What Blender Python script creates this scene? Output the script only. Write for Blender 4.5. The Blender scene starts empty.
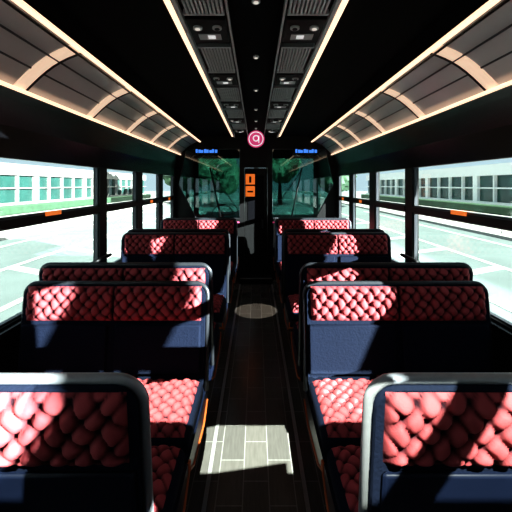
import bpy, bmesh, math, random
from mathutils import Vector, Matrix
random.seed(4)
S = bpy.context.scene
COL = S.collection
CH = 1.65          # camera height
HW = 1.40          # cabin half width
YB, YF = -1.6, 6.1 # rear wall / front bulkhead

# ------------------------------------------------------------ materials
def mat(name, col, rough=0.5, metal=0.0, emit=None, es=0.0, var=0.0, vscale=20, bump=0.0, spec=0.5, coat=0.0):
    m = bpy.data.materials.new(name); m.use_nodes = True
    nt = m.node_tree; b = nt.nodes['Principled BSDF']
    b.inputs['Base Color'].default_value = (*col, 1)
    b.inputs['Roughness'].default_value = rough
    b.inputs['Metallic'].default_value = metal
    b.inputs['Specular IOR Level'].default_value = spec
    b.inputs['Coat Weight'].default_value = coat
    if emit:
        b.inputs['Emission Color'].default_value = (*emit, 1)
        b.inputs['Emission Strength'].default_value = es
    if var or bump:
        tc = nt.nodes.new('ShaderNodeTexCoord')
        n = nt.nodes.new('ShaderNodeTexNoise'); n.inputs['Scale'].default_value = vscale
        n.inputs['Detail'].default_value = 4
        nt.links.new(tc.outputs['Object'], n.inputs['Vector'])
        if var:
            mx = nt.nodes.new('ShaderNodeMixRGB')
            mx.inputs[1].default_value = (*[c*(1-var) for c in col], 1)
            mx.inputs[2].default_value = (*[min(1, c*(1+var)) for c in col], 1)
            nt.links.new(n.outputs['Fac'], mx.inputs[0])
            nt.links.new(mx.outputs[0], b.inputs['Base Color'])
        if bump:
            bp = nt.nodes.new('ShaderNodeBump'); bp.inputs['Strength'].default_value = bump
            bp.inputs['Distance'].default_value = 0.01
            nt.links.new(n.outputs['Fac'], bp.inputs['Height'])
            nt.links.new(bp.outputs[0], b.inputs['Normal'])
    return m

def glass(name, tint, gl=0.06, gcol=(1, 1, 1)):
    m = bpy.data.materials.new(name); m.use_nodes = True
    nt = m.node_tree; nt.nodes.clear()
    o = nt.nodes.new('ShaderNodeOutputMaterial')
    t = nt.nodes.new('ShaderNodeBsdfTransparent'); t.inputs[0].default_value = (*tint, 1)
    g = nt.nodes.new('ShaderNodeBsdfGlossy'); g.inputs['Roughness'].default_value = 0.03
    g.inputs[0].default_value = (*gcol, 1)
    mx = nt.nodes.new('ShaderNodeMixShader'); mx.inputs[0].default_value = gl
    nt.links.new(t.outputs[0], mx.inputs[1]); nt.links.new(g.outputs[0], mx.inputs[2])
    nt.links.new(mx.outputs[0], o.inputs[0])
    return m

M_black = mat('black_plastic', (0.0035, 0.0035, 0.004), 0.5, var=.3, spec=.2)
M_gloss = mat('black_gloss_panel', (0.003, 0.003, 0.004), 0.25, var=.2, spec=.25)
M_ceil = mat('black_headliner', (0.0015, 0.0015, 0.002), 0.85, bump=.2, vscale=120, spec=.05)
M_grey = mat('grey_rack_panel', (0.46, 0.46, 0.47), 0.28, var=.15, vscale=5)
M_vent = mat('grey_vent', (0.36, 0.36, 0.37), 0.45, var=.1)
M_led = mat('led_warm', (0.8, 0.7, 0.6), 0.5, emit=(1.0, 0.66, 0.45), es=1.25)
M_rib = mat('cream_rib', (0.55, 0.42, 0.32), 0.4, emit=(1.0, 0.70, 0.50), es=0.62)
M_silver = mat('dark_frame_metal', (0.035, 0.038, 0.046), 0.34, metal=.4, var=.15, vscale=60)
M_silver2 = mat('silver_frame_metal', (0.30, 0.31, 0.34), 0.35, metal=.35, var=.15, vscale=60)
M_screen = mat('painted_steel', (0.05, 0.055, 0.06), 0.5, var=.15)
M_trim = mat('aluminium_trim', (0.45, 0.46, 0.48), 0.35, metal=.6, var=.1)
M_navy = mat('navy_shell', (0.0035, 0.006, 0.017), 0.36, var=.25, vscale=8, spec=.35)
M_navyf = mat('navy_fabric', (0.0040, 0.0068, 0.018), 0.85, var=.3, vscale=90, bump=.3, spec=.1)
M_orange = mat('orange_piping', (0.42, 0.09, 0.02), 0.5, var=.1)
M_white = mat('white_label', (0.5, 0.5, 0.5), 0.5, emit=(1, 1, 1), es=.45)
M_blue = mat('blue_display', (0.02, 0.08, 0.4), 0.4, emit=(0.08, 0.3, 1.0), es=.8)
M_mag = mat('magenta_sign', (0.35, 0.02, 0.1), 0.4, emit=(1.0, 0.10, 0.30), es=.45)
M_magw = mat('sign_white', (0.7, 0.7, 0.7), 0.4, emit=(1, .9, .95), es=.6)
M_osign = mat('orange_sign', (0.6, 0.12, 0.02), 0.4, emit=(1.0, 0.22, 0.03), es=.6)
M_magtrim = mat('magenta_trim', (0.25, 0.02, 0.08), 0.4, emit=(1.0, .1, .3), es=.3)
M_glass = glass('window_glass', (0.88, 0.97, 0.97), .04)
M_tint = glass('tinted_partition_glass', (0.20, 0.36, 0.34), .10)
M_lens = mat('downlight_lens', (.4, .4, .4), .3, emit=(1, .9, .8), es=.5)

M_quilt = bpy.data.materials.new('red_quilted_fabric'); M_quilt.use_nodes = True
nt = M_quilt.node_tree; b = nt.nodes['Principled BSDF']
b.inputs['Roughness'].default_value = .75; b.inputs['Specular IOR Level'].default_value = .12
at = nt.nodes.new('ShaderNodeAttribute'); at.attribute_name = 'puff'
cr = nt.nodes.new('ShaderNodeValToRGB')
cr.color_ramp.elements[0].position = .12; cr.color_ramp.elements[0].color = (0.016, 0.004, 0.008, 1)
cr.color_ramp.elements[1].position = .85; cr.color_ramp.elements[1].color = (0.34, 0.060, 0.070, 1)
ns = nt.nodes.new('ShaderNodeTexNoise'); ns.inputs['Scale'].default_value = 260
bp = nt.nodes.new('ShaderNodeBump'); bp.inputs['Strength'].default_value = .25; bp.inputs['Distance'].default_value = .003
tc = nt.nodes.new('ShaderNodeTexCoord')
nt.links.new(tc.outputs['Object'], ns.inputs['Vector'])
nt.links.new(ns.outputs['Fac'], bp.inputs['Height']); nt.links.new(bp.outputs[0], b.inputs['Normal'])
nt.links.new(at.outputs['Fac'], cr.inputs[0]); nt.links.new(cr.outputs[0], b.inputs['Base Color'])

M_floor = bpy.data.materials.new('vinyl_tile_floor'); M_floor.use_nodes = True
nt = M_floor.node_tree; b = nt.nodes['Principled BSDF']
tc = nt.nodes.new('ShaderNodeTexCoord'); mp = nt.nodes.new('ShaderNodeMapping')
mp.inputs['Rotation'].default_value = (0, 0, math.radians(90))
mp.inputs['Location'].default_value = (0, .07, 0)
br = nt.nodes.new('ShaderNodeTexBrick'); br.inputs['Scale'].default_value = 1
br.offset = .5
br.inputs['Brick Width'].default_value = .30; br.inputs['Row Height'].default_value = .14
br.inputs['Mortar Size'].default_value = .0030; br.inputs['Mortar Smooth'].default_value = .2
br.inputs['Color1'].default_value = (.125, .120, .114, 1); br.inputs['Color2'].default_value = (.095, .092, .090, 1)
br.inputs['Mortar'].default_value = (.27, .27, .27, 1)
ns = nt.nodes.new('ShaderNodeTexNoise'); ns.inputs['Scale'].default_value = 9; ns.inputs['Detail'].default_value = 6
mp2 = nt.nodes.new('ShaderNodeMapping'); mp2.inputs['Scale'].default_value = (8, 1, 1)
mx = nt.nodes.new('ShaderNodeMixRGB'); mx.blend_type = 'MULTIPLY'; mx.inputs[0].default_value = .45
nt.links.new(tc.outputs['Object'], mp.inputs[0]); nt.links.new(mp.outputs[0], br.inputs[0])
nt.links.new(tc.outputs['Object'], mp2.inputs[0]); nt.links.new(mp2.outputs[0], ns.inputs['Vector'])
nt.links.new(br.outputs['Color'], mx.inputs[1]); nt.links.new(ns.outputs['Fac'], mx.inputs[2])
nt.links.new(mx.outputs[0], b.inputs['Base Color'])
b.inputs['Roughness'].default_value = .24; b.inputs['Specular IOR Level'].default_value = .5

# exterior
M_road = mat('pavement', (0.078, 0.100, 0.104), .9, var=.25, vscale=.7, spec=.2)
M_line = mat('road_paint', (0.30, 0.30, 0.30), .8, var=.1)
M_kerb = mat('kerb_stone', (0.20, 0.20, 0.20), .8, var=.15)
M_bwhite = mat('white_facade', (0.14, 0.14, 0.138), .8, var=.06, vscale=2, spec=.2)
M_bwhite2 = mat('white_facade_shade_lifted', (0.85, 0.85, 0.85), .8, var=.06, vscale=2, spec=.2)  # shade-side copy of the white, colour raised to offset the missing sun
M_bglass = mat('facade_glass', (0.013, 0.046, 0.040), .2, var=.6, vscale=.5)
M_leaf = mat('foliage', (0.014, 0.044, 0.020), .8, var=.6, vscale=3)
M_bark = mat('bark', (0.02, 0.014, 0.01), .9, var=.3)

# ------------------------------------------------------------ mesh builder
class MB:
    def __init__(s): s.bm = bmesh.new(); s.mats = []
    def mi(s, m):
        if m not in s.mats: s.mats.append(m)
        return s.mats.index(m)
    def _tag(s, faces, m, smooth=False):
        i = s.mi(m)
        for f in faces: f.material_index = i; f.smooth = smooth
    def box(s, x0, x1, y0, y1, z0, z1, m, bev=0, rot=None, seg=2):
        ret = bmesh.ops.create_cube(s.bm, size=1)
        vs = ret['verts']
        for v in vs:
            v.co = Vector(((x0+x1)/2+v.co.x*(x1-x0), (y0+y1)/2+v.co.y*(y1-y0), (z0+z1)/2+v.co.z*(z1-z0)))
        fs = set(f for v in vs for f in v.link_faces); s._tag(fs, m)
        if bev:
            es = list(set(e for v in vs for e in v.link_edges))
            r = bmesh.ops.bevel(s.bm, geom=es, offset=bev, segments=seg, affect='EDGES', profile=.5)
            s._tag(r['faces'], m, True)
            vs = list(set(v for f in r['faces'] for v in f.verts))
        if rot: bmesh.ops.transform(s.bm, matrix=rot, verts=vs)
        return vs
    def prism(s, pts, a0, a1, axis, m, smooth=False):
        def P(p, a):
            return {'y': (p[0], a, p[1]), 'x': (a, p[0], p[1]), 'z': (p[0], p[1], a)}[axis]
        A = [s.bm.verts.new(P(p, a0)) for p in pts]; B = [s.bm.verts.new(P(p, a1)) for p in pts]
        fs = [s.bm.faces.new(A), s.bm.faces.new(B[::-1])]
        n = len(pts); sd = []
        for i in range(n):
            sd.append(s.bm.faces.new((A[i], B[i], B[(i+1) % n], A[(i+1) % n])))
        s._tag(fs, m); s._tag(sd, m, smooth)
        return A+B
    def tube(s, path, r, m, closed=False, n=8):
        path = [Vector(p) for p in path]; N = len(path); rings = []
        prev = None
        for i, p in enumerate(path):
            if closed: t = path[(i+1) % N]-path[(i-1) % N]
            else: t = path[min(i+1, N-1)]-path[max(i-1, 0)]
            t.normalize()
            if prev is None:
                up = Vector((0, 0, 1)) if abs(t.z) < .9 else Vector((0, 1, 0))
                a = t.cross(up).normalized()
            else: a = (prev-t*prev.dot(t)).normalized()
            prev = a; c = t.cross(a)
            rings.append([s.bm.verts.new(p+a*r*math.cos(k*2*math.pi/n)+c*r*math.sin(k*2*math.pi/n)) for k in range(n)])
        fs = []
        for i in range(N if closed else N-1):
            R, Q = rings[i], rings[(i+1) % N]
            for k in range(n): fs.append(s.bm.faces.new((R[k], R[(k+1) % n], Q[(k+1) % n], Q[k])))
        s._tag(fs, m, True)
        if not closed: s._tag([s.bm.faces.new(rings[0][::-1]), s.bm.faces.new(rings[-1])], m)
    def cyl(s, c, r, h, axis, m, n=32, r2=None):
        ret = bmesh.ops.create_cone(s.bm, cap_ends=True, segments=n, radius1=r, radius2=r if r2 is None else r2, depth=h)
        R = {'z': Matrix.Identity(4), 'y': Matrix.Rotation(math.pi/2, 4, 'X'), 'x': Matrix.Rotation(math.pi/2, 4, 'Y')}[axis]
        bmesh.ops.transform(s.bm, matrix=Matrix.Translation(c) @ R, verts=ret['verts'])
        fs = set(f for v in ret['verts'] for f in v.link_faces); s._tag(fs, m)
        for f in fs:
            if len(f.verts) == 4: f.smooth = True
    def mesh(s, name):
        bmesh.ops.recalc_face_normals(s.bm, faces=s.bm.faces)
        me = bpy.data.meshes.new(name); s.bm.to_mesh(me); s.bm.free()
        for m in s.mats: me.materials.append(m)
        return me
    def obj(s, name, parent=None):
        return link(name, s.mesh(name), parent)

def link(name, me, parent=None):
    o = bpy.data.objects.new(name, me); COL.objects.link(o)
    if parent: o.parent = parent
    return o
def empty(name, loc=(0, 0, 0), rz=0):
    o = bpy.data.objects.new(name, None); COL.objects.link(o)
    o.location = loc; o.rotation_euler = (0, 0, rz); return o

def rrect(x0, x1, z0, z1, r, n=6, bottom=True):
    pts = []
    for cx, cz, a0 in ((x1-r, z1-r, 0), (x0+r, z1-r, 90), (x0+r, z0+r, 180), (x1-r, z0+r, 270)):
        for k in range(n+1):
            a = math.radians(a0+90*k/n); pts.append((cx+r*math.cos(a), cz+r*math.sin(a)))
    return pts

# ------------------------------------------------------------ quilted panel (puffy tufts, pinched button corners)
def quilt_mesh(name, w, h, cell=.066, amp=.024, step=.0055, pillow=.012):
    nx = int(w/step); nz = int(h/step)
    bm = bmesh.new(); lay = bm.verts.layers.float.new('puff'); G = []
    rowh = cell*.56
    for j in range(nz+1):
        row = []
        for i in range(nx+1):
            u = -w/2+w*i/nx; v = -h/2+h*j/nz
            uu = u+.005*math.sin(v*61+u*23); vv = v+.005*math.sin(u*47+v*31)
            a = uu/cell+vv/(2*rowh); c = uu/cell-vv/(2*rowh)
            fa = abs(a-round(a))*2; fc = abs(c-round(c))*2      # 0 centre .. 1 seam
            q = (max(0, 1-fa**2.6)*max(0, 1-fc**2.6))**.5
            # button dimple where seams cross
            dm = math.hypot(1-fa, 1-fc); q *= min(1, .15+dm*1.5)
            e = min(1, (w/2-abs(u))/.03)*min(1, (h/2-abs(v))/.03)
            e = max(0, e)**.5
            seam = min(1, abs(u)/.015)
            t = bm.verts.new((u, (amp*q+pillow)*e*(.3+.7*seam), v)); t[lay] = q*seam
            row.append(t)
        G.append(row)
    for j in range(nz):
        for i in range(nx):
            f = bm.faces.new((G[j][i], G[j][i+1], G[j+1][i+1], G[j+1][i])); f.smooth = True
    me = bpy.data.meshes.new(name); bm.to_mesh(me); bm.free(); me.materials.append(M_quilt)
    return me

W = 1.05; BAND = .19
Q_band = quilt_mesh('quilt_band', W-.06, BAND)
Q_cush = quilt_mesh('quilt_cushion', W-.05, .42)

_cache = {}
def bench_meshes(H, sil):
    if (H, sil) in _cache: return _cache[(H, sil)]
    x0, x1 = -W/2, W/2
    mb = MB()
    n = 8; pts = rrect(x0+.010, x1-.010, .50, H-.008, .06, n)
    mb.prism(pts, -.032, .032, 'y', M_navyf, True)
    for sx in (-1, 1):
        cx = sx*W/4
        for y0, y1 in ((.030, .052), (-.046, -.030)):
            mb.box(cx-W/4+.03, cx+W/4-.015, y0, y1, .60, H-BAND-.030, M_navyf if y0 > 0 else M_navy, .010)
    back = mb.mesh('back_shell')
    fr = MB()
    path = [(x0, 0, .50)]
    r = .065
    for k in range(9):
        a = math.radians(180-90*k/8); path.append((x0+r+r*math.cos(a), 0, H-r+r*math.sin(a)))
    for k in range(9):
        a = math.radians(90-90*k/8); path.append((x1-r+r*math.cos(a), 0, H-r+r*math.sin(a)))
    path.append((x1, 0, .50))
    fr.tube(path, .0135, M_silver2 if sil else M_silver, n=10)
    frame = fr.mesh('frame_tube')
    cu = MB()
    cu.box(x0+.005, x1-.005, .045, .485, .50, .585, M_navyf, .03, seg=4)
    cushion = cu.mesh('cushion')
    ba = MB()
    ba.prism([(-.05, .50), (-.05, .42), (.10, .37), (.40, .40), (.495, .455), (.495, .50)], x0, x1, 'x', M_navy)
    base = ba.mesh('seat_pan')
    pi = MB()
    for xs in (x0-.002, x1+.002):
        pi.tube([(xs, -.04, .425), (xs, .10, .372), (xs, .40, .402), (xs, .497, .457), (xs, .497, .50)], .006, M_orange, n=6)
    pi.tube([(x0, .498, .457), (x1, .498, .457)], .006, M_orange, n=6)
    piping = pi.mesh('piping')
    le = MB()
    for cx in (-.36, .30):
        le.prism([(.08, .40), (.36, .40), (.30, .03), (.14, .03)], cx-.03, cx+.03, 'x', M_black)
        le.box(cx-.06, cx+.06, .05, .42, 0, .03, M_black, .008)
    le.box(-.40, .40, .20, .25, .28, .34, M_black)
    leg = le.mesh('legs')
    _cache[(H, sil)] = (back, frame, cushion, base, piping, leg)
    return _cache[(H, sil)]

def bench(y, side, away, H, sil):
    root = empty('bus_seat_bench', (side*.805, y, 0), 0 if away else math.pi)
    back, frame, cushion, base, piping, leg = bench_meshes(H, sil)
    tilt = math.radians(7)
    piv = Matrix.Translation((0, 0, .5)) @ Matrix.Rotation(tilt, 4, 'X') @ Matrix.Translation((0, 0, -.5))
    for nm, me in (('back_shell', back), ('back_frame', frame)):
        o = link(nm, me, root); o.matrix_local = piv
    for nm, yy, rz in (('quilted_band_front', .031, 0), ('quilted_band_rear', -.031, math.pi)):
        o = link(nm, Q_band, root)
        o.matrix_local = piv @ Matrix.Translation((0, yy, H-.012-BAND/2)) @ Matrix.Rotation(rz, 4, 'Z')
    o = link('quilted_cushion_top', Q_cush, root)
    o.matrix_local = Matrix.Translation((0, .265, .578)) @ Matrix.Rotation(math.pi/2, 4, 'X')
    for nm, me in (('cushion', cushion), ('seat_pan', base), ('piping', piping), ('legs', leg)):
        link(nm, me, root)
    return root

rows = [(0.95, True, 1.175, True), (1.96, False, 1.085, False), (2.24, True, 1.165, False),
        (3.42, False, 1.17, False), (3.70, True, 1.19, False), (4.86, False, 1.17, False), (5.12, True, 1.17, False)]
for y, away, H, sil in rows:
    for sd in (-1, 1): bench(y, sd, away, H, sil)

# ------------------------------------------------------------ floor
f = MB(); f.box(-HW-.06, HW+.06, YB, 7.9, -.12, 0, M_floor); f.obj('floor')
for i, sd in enumerate((-1, 1)):
    t = MB(); t.box(sd*.265-.011, sd*.265+.011, YB, YF-.3, 0, .006, M_trim); t.obj('trim_%d' % (i+1))

# ------------------------------------------------------------ side walls with windows
pill = [(-1.6, .12), (0.0, .14), (1.62, .14), (3.215, .15), (4.23, .19), (5.19, .16), (6.05, .16)]
ZS, ZM0, ZM1, ZT = .86, 1.405, 1.455, 1.815
wn = 1
for sd, nm in ((-1, 'left'), (1, 'right')):
    w = MB()
    a, b_ = sd*HW, sd*(HW+.06); xa, xb = min(a, b_), max(a, b_)
    w.box(xa, xb, YB, YF+1.8, -.75, ZS, M_black)
    w.box(xa, xb, YB, YF+1.8, ZT, 2.55, M_black)
    for y, ww in pill: w.box(xa, xb, max(y-ww/2, YB), y+ww/2, ZS, ZT, M_black)
    xi = sd*(HW-.035)
    w.box(min(xi, a), max(xi, a), YB, YF, ZS-.04, ZS-.012, M_gloss, .006)
    w.obj('wall_'+nm)
    for (ya, wa), (yb, wb) in zip(pill[:-1], pill[1:]):
        g = MB(); y0, y1 = ya+wa/2, yb-wb/2
        xg = sd*(HW+.03)
        g.box(xg-.003, xg+.003, y0, y1, ZS, ZT, M_glass)
        xs = (sd*(HW-.004), sd*(HW+.055)); X0, X1 = min(xs), max(xs)
        g.box(X0, X1, y0, y1, ZM0, ZM1, M_black)
        for z0, z1 in ((ZS, ZM0), (ZM1, ZT)):
            for q0, q1, r0, r1 in ((y0, y1, z0, z0+.012), (y0, y1, z1-.012, z1), (y0, y0+.012, z0, z1), (y1-.012, y1, z0, z1)):
                g.box(xg-.014, xg+.014, q0, q1, r0, r1, M_silver)
        if abs(ya-1.62) < .01:
            g.box(sd*(HW-.006)-.004, sd*(HW-.006)+.004, 2.32, 2.50, ZM1-.012, ZM1+.018, M_osign)
        elif y0 > 4:
            g.box(sd*(HW-.006)-.004, sd*(HW-.006)+.004, y0+.3, y0+.4, ZM0+.008, ZM1-.006, M_osign)
        g.obj('window_%d' % wn); wn += 1

w = MB(); w.box(-HW-.06, HW+.06, YB-.06, YB, -.75, 2.55, M_black); w.obj('wall_back')

# ------------------------------------------------------------ ceiling (with unseen glazed openings added to let the second sun in)
c = MB()
HX0, HX1 = -.92, .92
h0, h1 = -.42, -.16      # pair of added side openings, light for the first row
g0, g1 = .06, .50        # main added opening, placed for the aisle floor patch
c.box(-HW-.06, HW+.06, YB, h0, 2.50, 2.56, M_ceil)
c.box(-HW-.06, HX0, h0, h1, 2.50, 2.56, M_ceil); c.box(HX1, HW+.06, h0, h1, 2.50, 2.56, M_ceil)
c.box(-.36, .40, h0, h1, 2.50, 2.56, M_ceil)
c.box(-HW-.06, HW+.06, h1, g0, 2.50, 2.56, M_ceil)
c.box(-HW-.06, HX0, g0, g1, 2.50, 2.56, M_ceil); c.box(HX1, HW+.06, g0, g1, 2.50, 2.56, M_ceil)
c.box(-HW-.06, HW+.06, g1, YF+1.8, 2.50, 2.56, M_ceil)
for sd in (-1, 1):
    c.prism([(sd*HW, ZT), (sd*(HW-.02), ZT-.01), (sd*1.385, 1.98), (sd*1.335, 2.12), (sd*1.32, 2.17), (sd*HW, 2.17)], YB, YF, 'y', M_gloss)
    c.prism([(sd*.93, 2.50), (sd*.95, 2.44), (sd*.955, 2.41), (sd*1.02, 2.41), (sd*1.02, 2.50)], YB, YF, 'y', M_ceil)
c.obj('ceiling')
h = MB(); h.box(HX0, HX1, g0, g1, 2.535, 2.541, M_glass)  # added opening out of view; its black bars cut the light patch
for xx, dx, wd_ in ((-.92, .10, .20), (-.60, .10, .10), (.80, .08, .12)):
    h.prism([(xx, g0), (xx+wd_, g0), (xx+wd_+dx, g1), (xx+dx, g1)], 2.515, 2.53, 'z', M_black)
h.prism([(-.05, g0), (.50, g0), (.50, g0+.10)], 2.515, 2.53, 'z', M_black)
h.prism([(-.34, g1), (.10, g1), (-.34, g1-.12)], 2.515, 2.53, 'z', M_black)
h.obj('added_light_opening')
for x0, x1 in ((HX0, -.36), (.40, HX1)):
    h = MB(); h.box(x0, x1, h0, h1, 2.535, 2.541, M_glass)
    xx = (x0+x1)/2
    h.prism([(xx-.16, h0), (xx-.04, h0), (xx+.14, h1), (xx+.02, h1)], 2.515, 2.53, 'z', M_black)
    h.obj('added_light_opening')

for sd in (-1, 1):
    rk = empty('overhead_luggage_rack')
    r = MB()
    prof = []
    for k in range(9):
        t = k/8; x = .990+(1.318-.990)*t; z = 2.415+(2.190-2.415)*t + .035*math.sin(math.pi*t)
        prof.append((sd*x, z))
    back = [(x, z+.03) for x, z in prof[::-1]]
    r.prism(prof+back, YB, YF, 'y', M_grey, True)
    r.tube([(sd*1.00, YB, 2.385), (sd*1.00, YF, 2.385)], .008, M_gloss)
    r.tube([(sd*1.12, YB, 2.350), (sd*1.12, YF, 2.350)], .006, M_silver)
    r.tube([(sd*1.22, YB, 2.285), (sd*1.22, YF, 2.285)], .006, M_silver)
    y = 0.30
    while y < YF-.1:
        pr = [(x, z-.012) for x, z in prof]; bk = [(x, z+.004) for x, z in prof[::-1]]
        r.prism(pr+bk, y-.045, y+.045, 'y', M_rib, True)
        r.prism([(x, z-.018) for x, z in prof]+bk, y+.045, y+.06, 'y', M_black)
        y += .82
    r.obj('rack_panel', rk)
    l = MB()
    l.box(min(sd*.957, sd*.984), max(sd*.957, sd*.984), YB+.02, YF-.02, 2.392, 2.408, M_led)
    l.obj('inner_led_strip', rk)
    l = MB()
    l.box(min(sd*1.300, sd*1.325), max(sd*1.300, sd*1.325), YB+.02, YF-.02, 2.168, 2.184, M_led)
    l.obj('outer_led_strip', rk)
    X = lambda a, b: (min(sd*a, sd*b), max(sd*a, sd*b))
    l = MB()
    x0, x1 = X(.385, .412); l.box(x0, x1, 1.14, YF-.15, 2.470, 2.498, M_led)
    l.obj('led_strip_light')
    v = MB()
    x0, x1 = X(.13, .375); v.box(x0, x1, 1.14, YF-.15, 2.485, 2.498, M_black)
    x0, x1 = X(.355, .375); v.box(x0, x1, 1.14, YF-.15, 2.455, 2.498, M_vent)
    x0, x1 = X(.13, .14); v.box(x0, x1, 1.14, YF-.15, 2.465, 2.498, M_vent)
    y = 1.2; k = 0
    while y < YF-.9:
        x0, x1 = X(.150, .345)
        v.box(x0, x1, y, y+.015, 2.460, 2.49, M_vent); v.box(x0, x1, y+.46, y+.475, 2.460, 2.49, M_vent)
        for j in range(10):
            xa = .152+.0185*j
            a, b_ = X(xa, xa+.011); v.box(a, b_, y, y+.47, 2.462, 2.488, M_vent)
        x0, x1 = X(.150, .350); v.box(x0, x1, y+.52, y+.80, 2.462, 2.49, M_black, .006)
        for q in (.20, .30):
            v.cyl((sd*q, y+.60, 2.458), .024, .012, 'z', M_vent, 20)
            v.cyl((sd*q, y+.60, 2.452), .013, .008, 'z', M_lens if (k+int(q*10)) % 3 == 0 else M_black, 16)
        a, b_ = X(.19, .31); v.box(a, b_, y+.68, y+.75, 2.458, 2.464, M_vent)
        a, b_ = X(.22, .26); v.box(a, b_, y+.69, y+.73, 2.455, 2.460, M_white)
        y += .86; k += 1
    v.obj('ceiling_air_vent')

for y in (1.6, 2.3, 3.1, 3.9, 4.6, 5.2):
    d = MB(); d.cyl((0.0, y, 2.492), .020, .014, 'z', M_vent, 24); d.cyl((0, y, 2.484), .012, .006, 'z', M_lens, 20)
    d.obj('ceiling_downlight')

# ------------------------------------------------------------ front bulkhead
w = MB(); t0, t1 = YF, YF+.06
w.box(-.28, .28, t0, t1, 1.95, 2.5, M_black)
for sd in (-1, 1):
    w.box(min(sd*.20, sd*.28), max(sd*.20, sd*.28), t0, t1, 0, 1.95, M_black)
    w.box(min(sd*.28, sd*HW), max(sd*.28, sd*HW), t0, t1, 0, 1.07, M_black)
    w.box(min(sd*.28, sd*HW), max(sd*.28, sd*HW), t0, t1, 2.28, 2.5, M_black)
    w.prism([(sd*1.05, 1.07), (sd*HW, 1.07), (sd*HW, 1.66), (sd*1.36, 1.66)], t0, t1, 'y', M_black)
    w.prism([(sd*1.36, 1.66), (sd*HW, 1.66), (sd*HW, 2.28), (sd*1.22, 2.28)], t0, t1, 'y', M_black)
w.obj('wall_front')
for sd in (-1, 1):
    g = MB(); op = [(sd*.28, 1.07), (sd*1.05, 1.07), (sd*1.36, 1.66), (sd*1.22, 2.28), (sd*.28, 2.28)]
    g.prism(op, t0+.028, t0+.034, 'y', M_tint)
    g.tube([(x, t0+.02, z) for x, z in op], .012, M_silver, closed=True, n=6)
    g.tube([(sd*.62, t0-.005, 1.10), (sd*.80, t0-.005, 1.95)], .012, M_black, n=6)
    g.obj('window_%d' % wn); wn += 1
    t = MB(); t.tube([(sd*.29, t0-.02, 1.00), (sd*.75, t0-.02, 1.03), (sd*1.30, t0-.02, 1.06)], .012, M_magtrim)
    t.obj('trim_%d' % (3 if sd < 0 else 4))
    s = MB(); s.box(sd*.86-.21, sd*.86+.21, t0-.06, t0-.004, 2.17, 2.31, M_gloss, .01)
    rx = sd*.86-.18
    for k in range(8):
        s.box(rx, rx+.034+.010*(k % 2), t0-.066, t0-.059, 2.205, 2.268-(k % 3)*.008, M_blue); rx += .047
    s.obj('destination_display')
d = MB(); d.box(-.198, .198, t0+.015, t0+.05, .01, 1.945, M_black, .004)
d.prism(rrect(-.14, .14, 1.0, 1.82, .04), t0+.005, t0+.014, 'y', M_gloss)
d.box(.10, .125, t0-.02, t0+.015, .90, 1.04, M_silver, .004)
d.obj('door_1')
st = MB(); st.box(-.27, .27, YF-.28, YF-.004, 0.001, .10, M_black, .008); st.box(-.27, .27, YF-.285, YF-.270, .085, .104, M_trim); st.obj('cab_door_step')
s = MB()
s.box(-.195, -.005, YF-.012, YF+.003, 1.43, 1.86, M_gloss)
s.box(-.18, -.02, YF-.02, YF-.011, 1.66, 1.84, M_osign, .004)
s.box(-.18, -.02, YF-.02, YF-.011, 1.45, 1.63, M_osign, .004)
s.box(-.12, -.08, YF-.023, YF-.019, 1.69, 1.80, M_black); s.box(-.15, -.05, YF-.023, YF-.019, 1.52, 1.55, M_black)
s.obj('warning_sign')
s = MB(); yc = 5.45; zc = 2.365
s.cyl((0, yc, zc), .132, .03, 'y', M_mag, 48)
s.tube([(.108*math.cos(a*math.pi/18), yc-.017, zc+.108*math.sin(a*math.pi/18)) for a in range(36)], .007, M_magw, closed=True, n=6)
s.tube([(.042*math.cos(a*math.pi/12), yc-.017, zc+.01+.042*math.sin(a*math.pi/12)) for a in range(24)], .009, M_magw, closed=True, n=6)
s.tube([(.042, yc-.017, zc+.05), (.042, yc-.017, zc-.06)], .009, M_magw, n=6)
s.obj('round_route_sign')

# ------------------------------------------------------------ cab & windscreen
k = MB()
k.box(-HW+.02, HW-.02, 7.45, 7.84, 0, .98, M_black, .03)
k.prism([(7.3, .95), (7.84, 1.05), (7.84, .8), (7.35, .75)], -1.1, -.25, 'x', M_gloss)
k.tube([(-.68, 7.08, 1.05), (-.68, 7.40, .85)], .025, M_black)
ring = [Vector((-.68+.21*math.cos(a*math.pi/14), 7.08+.07*math.sin(a*math.pi/14), 1.05+.2*math.sin(a*math.pi/14))) for a in range(28)]
k.tube(ring, .012, M_black, closed=True)
for a in (0, 9, 18): k.tube([(-.68, 7.08, 1.05), ring[a]], .010, M_black)
k.obj('cab_dashboard')
k = MB()
for x in (-HW+.05, 0, HW-.05): k.box(x-.05, x+.05, 7.86, 7.94, .0, 2.5, M_black)
k.box(-HW, HW, 7.86, 7.94, -.7, .98, M_black); k.box(-HW, HW, 7.86, 7.94, 2.25, 2.5, M_black)
k.box(-HW, HW, 7.895, 7.905, .98, 2.25, M_glass)
for sd in (-1, 1): k.tube([(sd*.35, 7.95, 1.0), (sd*1.05, 7.96, 2.0)], .012, M_black)
k.obj('windscreen')
k = MB()
k.box(-.90, -.46, 6.42, 6.86, .45, .56, M_navyf, .03); k.box(-.90, -.46, 6.32, 6.42, .52, 1.06, M_navyf, .04)
k.cyl((-.68, 6.62, .23), .10, .46, 'z', M_black)
k.obj('driver_seat')

for sd in (-1, 1):
    for y in (1.55, 3.0):
        a = MB()
        a.tube([(sd*1.398, y, .98), (sd*1.36, y, 1.0), (sd*1.355, y+.05, 1.005), (sd*1.355, y+.22, 1.005), (sd*1.36, y+.27, 1.0), (sd*1.398, y+.27, .98)], .016, M_black)
        a.obj('grab_handle')

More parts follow.
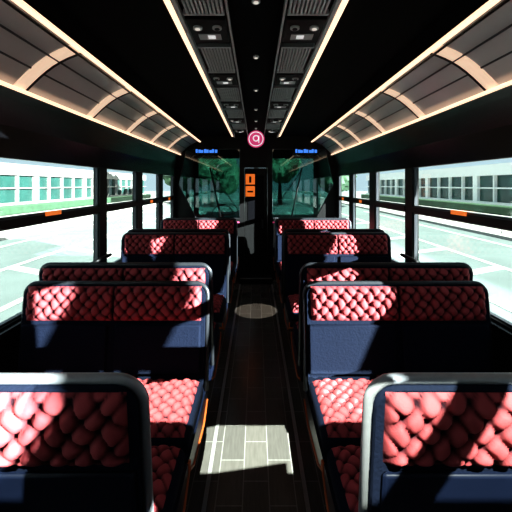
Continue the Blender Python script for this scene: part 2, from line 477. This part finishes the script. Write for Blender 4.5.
# ------------------------------------------------------------ exterior
GZ = -.9
g = MB(); g.box(-90, 90, -60, 150, GZ-.1, GZ, M_road); g.obj('ground')
p = MB()
for sd in (-1, 1):
    for x in (3.0, 5.2, 7.6, 10.5): p.box(sd*x-.09, sd*x+.09, -30, 34, GZ, GZ+.012, M_line)
    for j in range(7):
        y = 5.2+j*3.2
        p.prism([(sd*3.1, y), (sd*7.5, y+2.2), (sd*7.5, y+2.6), (sd*3.1, y+.4)], GZ, GZ+.010, 'z', M_line)
p.obj('road_marking')
for sd in (-1, 1):
    q = MB(); q.box(sd*16.2-4.6, sd*16.2+4.6, -30, 70, GZ, GZ+.15, M_kerb)
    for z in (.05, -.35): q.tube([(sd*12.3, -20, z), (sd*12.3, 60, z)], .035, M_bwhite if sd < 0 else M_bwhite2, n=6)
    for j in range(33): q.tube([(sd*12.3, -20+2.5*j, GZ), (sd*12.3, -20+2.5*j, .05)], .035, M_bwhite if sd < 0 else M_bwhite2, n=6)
    q.box(sd*20-.5, sd*20+.5, -25, 65, GZ+.15, -.05, M_leaf, .1)
    q.obj('footway_with_railing')
    bl = MB(); X0 = sd*22
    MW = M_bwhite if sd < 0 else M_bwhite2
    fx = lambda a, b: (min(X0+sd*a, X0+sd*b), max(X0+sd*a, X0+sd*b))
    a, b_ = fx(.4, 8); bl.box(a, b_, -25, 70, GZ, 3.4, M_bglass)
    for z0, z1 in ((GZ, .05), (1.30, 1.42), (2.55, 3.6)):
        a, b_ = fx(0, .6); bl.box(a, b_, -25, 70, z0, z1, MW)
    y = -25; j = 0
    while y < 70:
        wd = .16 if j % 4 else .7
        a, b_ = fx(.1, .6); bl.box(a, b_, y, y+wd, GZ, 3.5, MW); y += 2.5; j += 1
    bl.obj('office_building')
# unseen slanted louvres added beside the bus only to throw diagonal shade
sc = MB(); XS = 4.0
yy = -5.2; i = 0
wds = [.50, .34, .60, .40, .54, .30, .66, .42]; gps = [.34, .28, .42, .32, .26, .44, .32]
while yy < 1.9:
    w_ = wds[i % 8]
    z0_, z1_ = GZ+.3, 3.9
    dy = (z1_-z0_)*.55
    sc.prism([(yy-dy/2, z0_), (yy+w_-dy/2, z0_), (yy+w_+dy/2, z1_), (yy+dy/2, z1_)], XS, XS+.05, 'x', M_screen)
    yy += w_+gps[i % 7]; i += 1
sc.box(XS-.02, XS+.07, -6.6, 3.5, GZ+.2, GZ+.34, M_screen); sc.box(XS-.02, XS+.07, -6.6, 3.5, 3.86, 3.98, M_screen)
for y in (-6.5, -3.2, .1, 3.4): sc.box(XS-.04, XS+.09, y-.06, y+.06, GZ, 3.98, M_screen)
sc.obj('shade_louvre_blocker')
def tree(x, y, s):
    t = MB(); t.cyl((x, y, GZ+s*.6), .12*s, 1.2*s+.3, 'z', M_bark, 10, .07*s)
    for k in range(9):
        r = s*random.uniform(.45, .8)
        c = Vector((x+random.uniform(-.7, .7)*s, y+random.uniform(-.7, .7)*s, GZ+1.4*s+random.uniform(0, 1.4)*s))
        ret = bmesh.ops.create_icosphere(t.bm, subdivisions=3, radius=r)
        for v in ret['verts']:
            v.co = v.co*(1+random.uniform(-.13, .13))+c
        t._tag(set(f for v in ret['verts'] for f in v.link_faces), M_leaf)
    t.obj('street_tree')
for x, y, s in ((-5, 40, 2.2), (3, 44, 2.6), (9, 40, 2.0), (-9, 46, 2.4)): tree(x, y, s)

# ------------------------------------------------------------ lights
def sun_dir(elev, az):
    e, a = math.radians(elev), math.radians(az)
    return Vector((-math.cos(e)*math.cos(a), math.cos(e)*math.sin(a), -math.sin(e)))
def sun(name, d, e, col):
    L = bpy.data.lights.new(name, 'SUN'); L.energy = e; L.angle = .006; L.color = col
    o = bpy.data.objects.new(name, L); COL.objects.link(o)
    o.rotation_euler = d.to_track_quat('-Z', 'Y').to_euler(); o.location = (20, -10, 12)
sun('sun', sun_dir(13, 35), 54, (1, .94, .88))
sun('added_patch_sun', Vector((-.10, .60, -.79)).normalized(), 34, (1, .90, .76))  # second sun, added for the aisle patch and near-row light
L = bpy.data.lights.new('floor_patch_spot', 'SPOT'); L.energy = 230; L.spot_size = math.radians(13); L.spot_blend = .1
L.color = (1, .87, .7); L.shadow_soft_size = .01
o = bpy.data.objects.new('floor_patch_spot', L); COL.objects.link(o); o.location = (0, 4.6, 2.475)  # added spot, stands in for the far sun patch on the floor

wd = bpy.data.worlds.new('sky'); S.world = wd; wd.use_nodes = True
bg = wd.node_tree.nodes['Background']; bg.inputs[0].default_value = (.78, .9, 1.0, 1); bg.inputs[1].default_value = .8

# ------------------------------------------------------------ camera
cam = bpy.data.cameras.new('camera'); cam.sensor_width = 36; cam.lens = 36*350/512
cam.shift_y = -71/512; cam.clip_end = 300
co = bpy.data.objects.new('camera', cam); COL.objects.link(co)
co.location = (0, 0, CH); co.rotation_euler = (math.radians(90), 0, 0)
S.camera = co
S.view_settings.view_transform = 'Standard'
try: S.view_settings.look = 'Medium High Contrast'
except Exception: pass
S.view_settings.exposure = 0
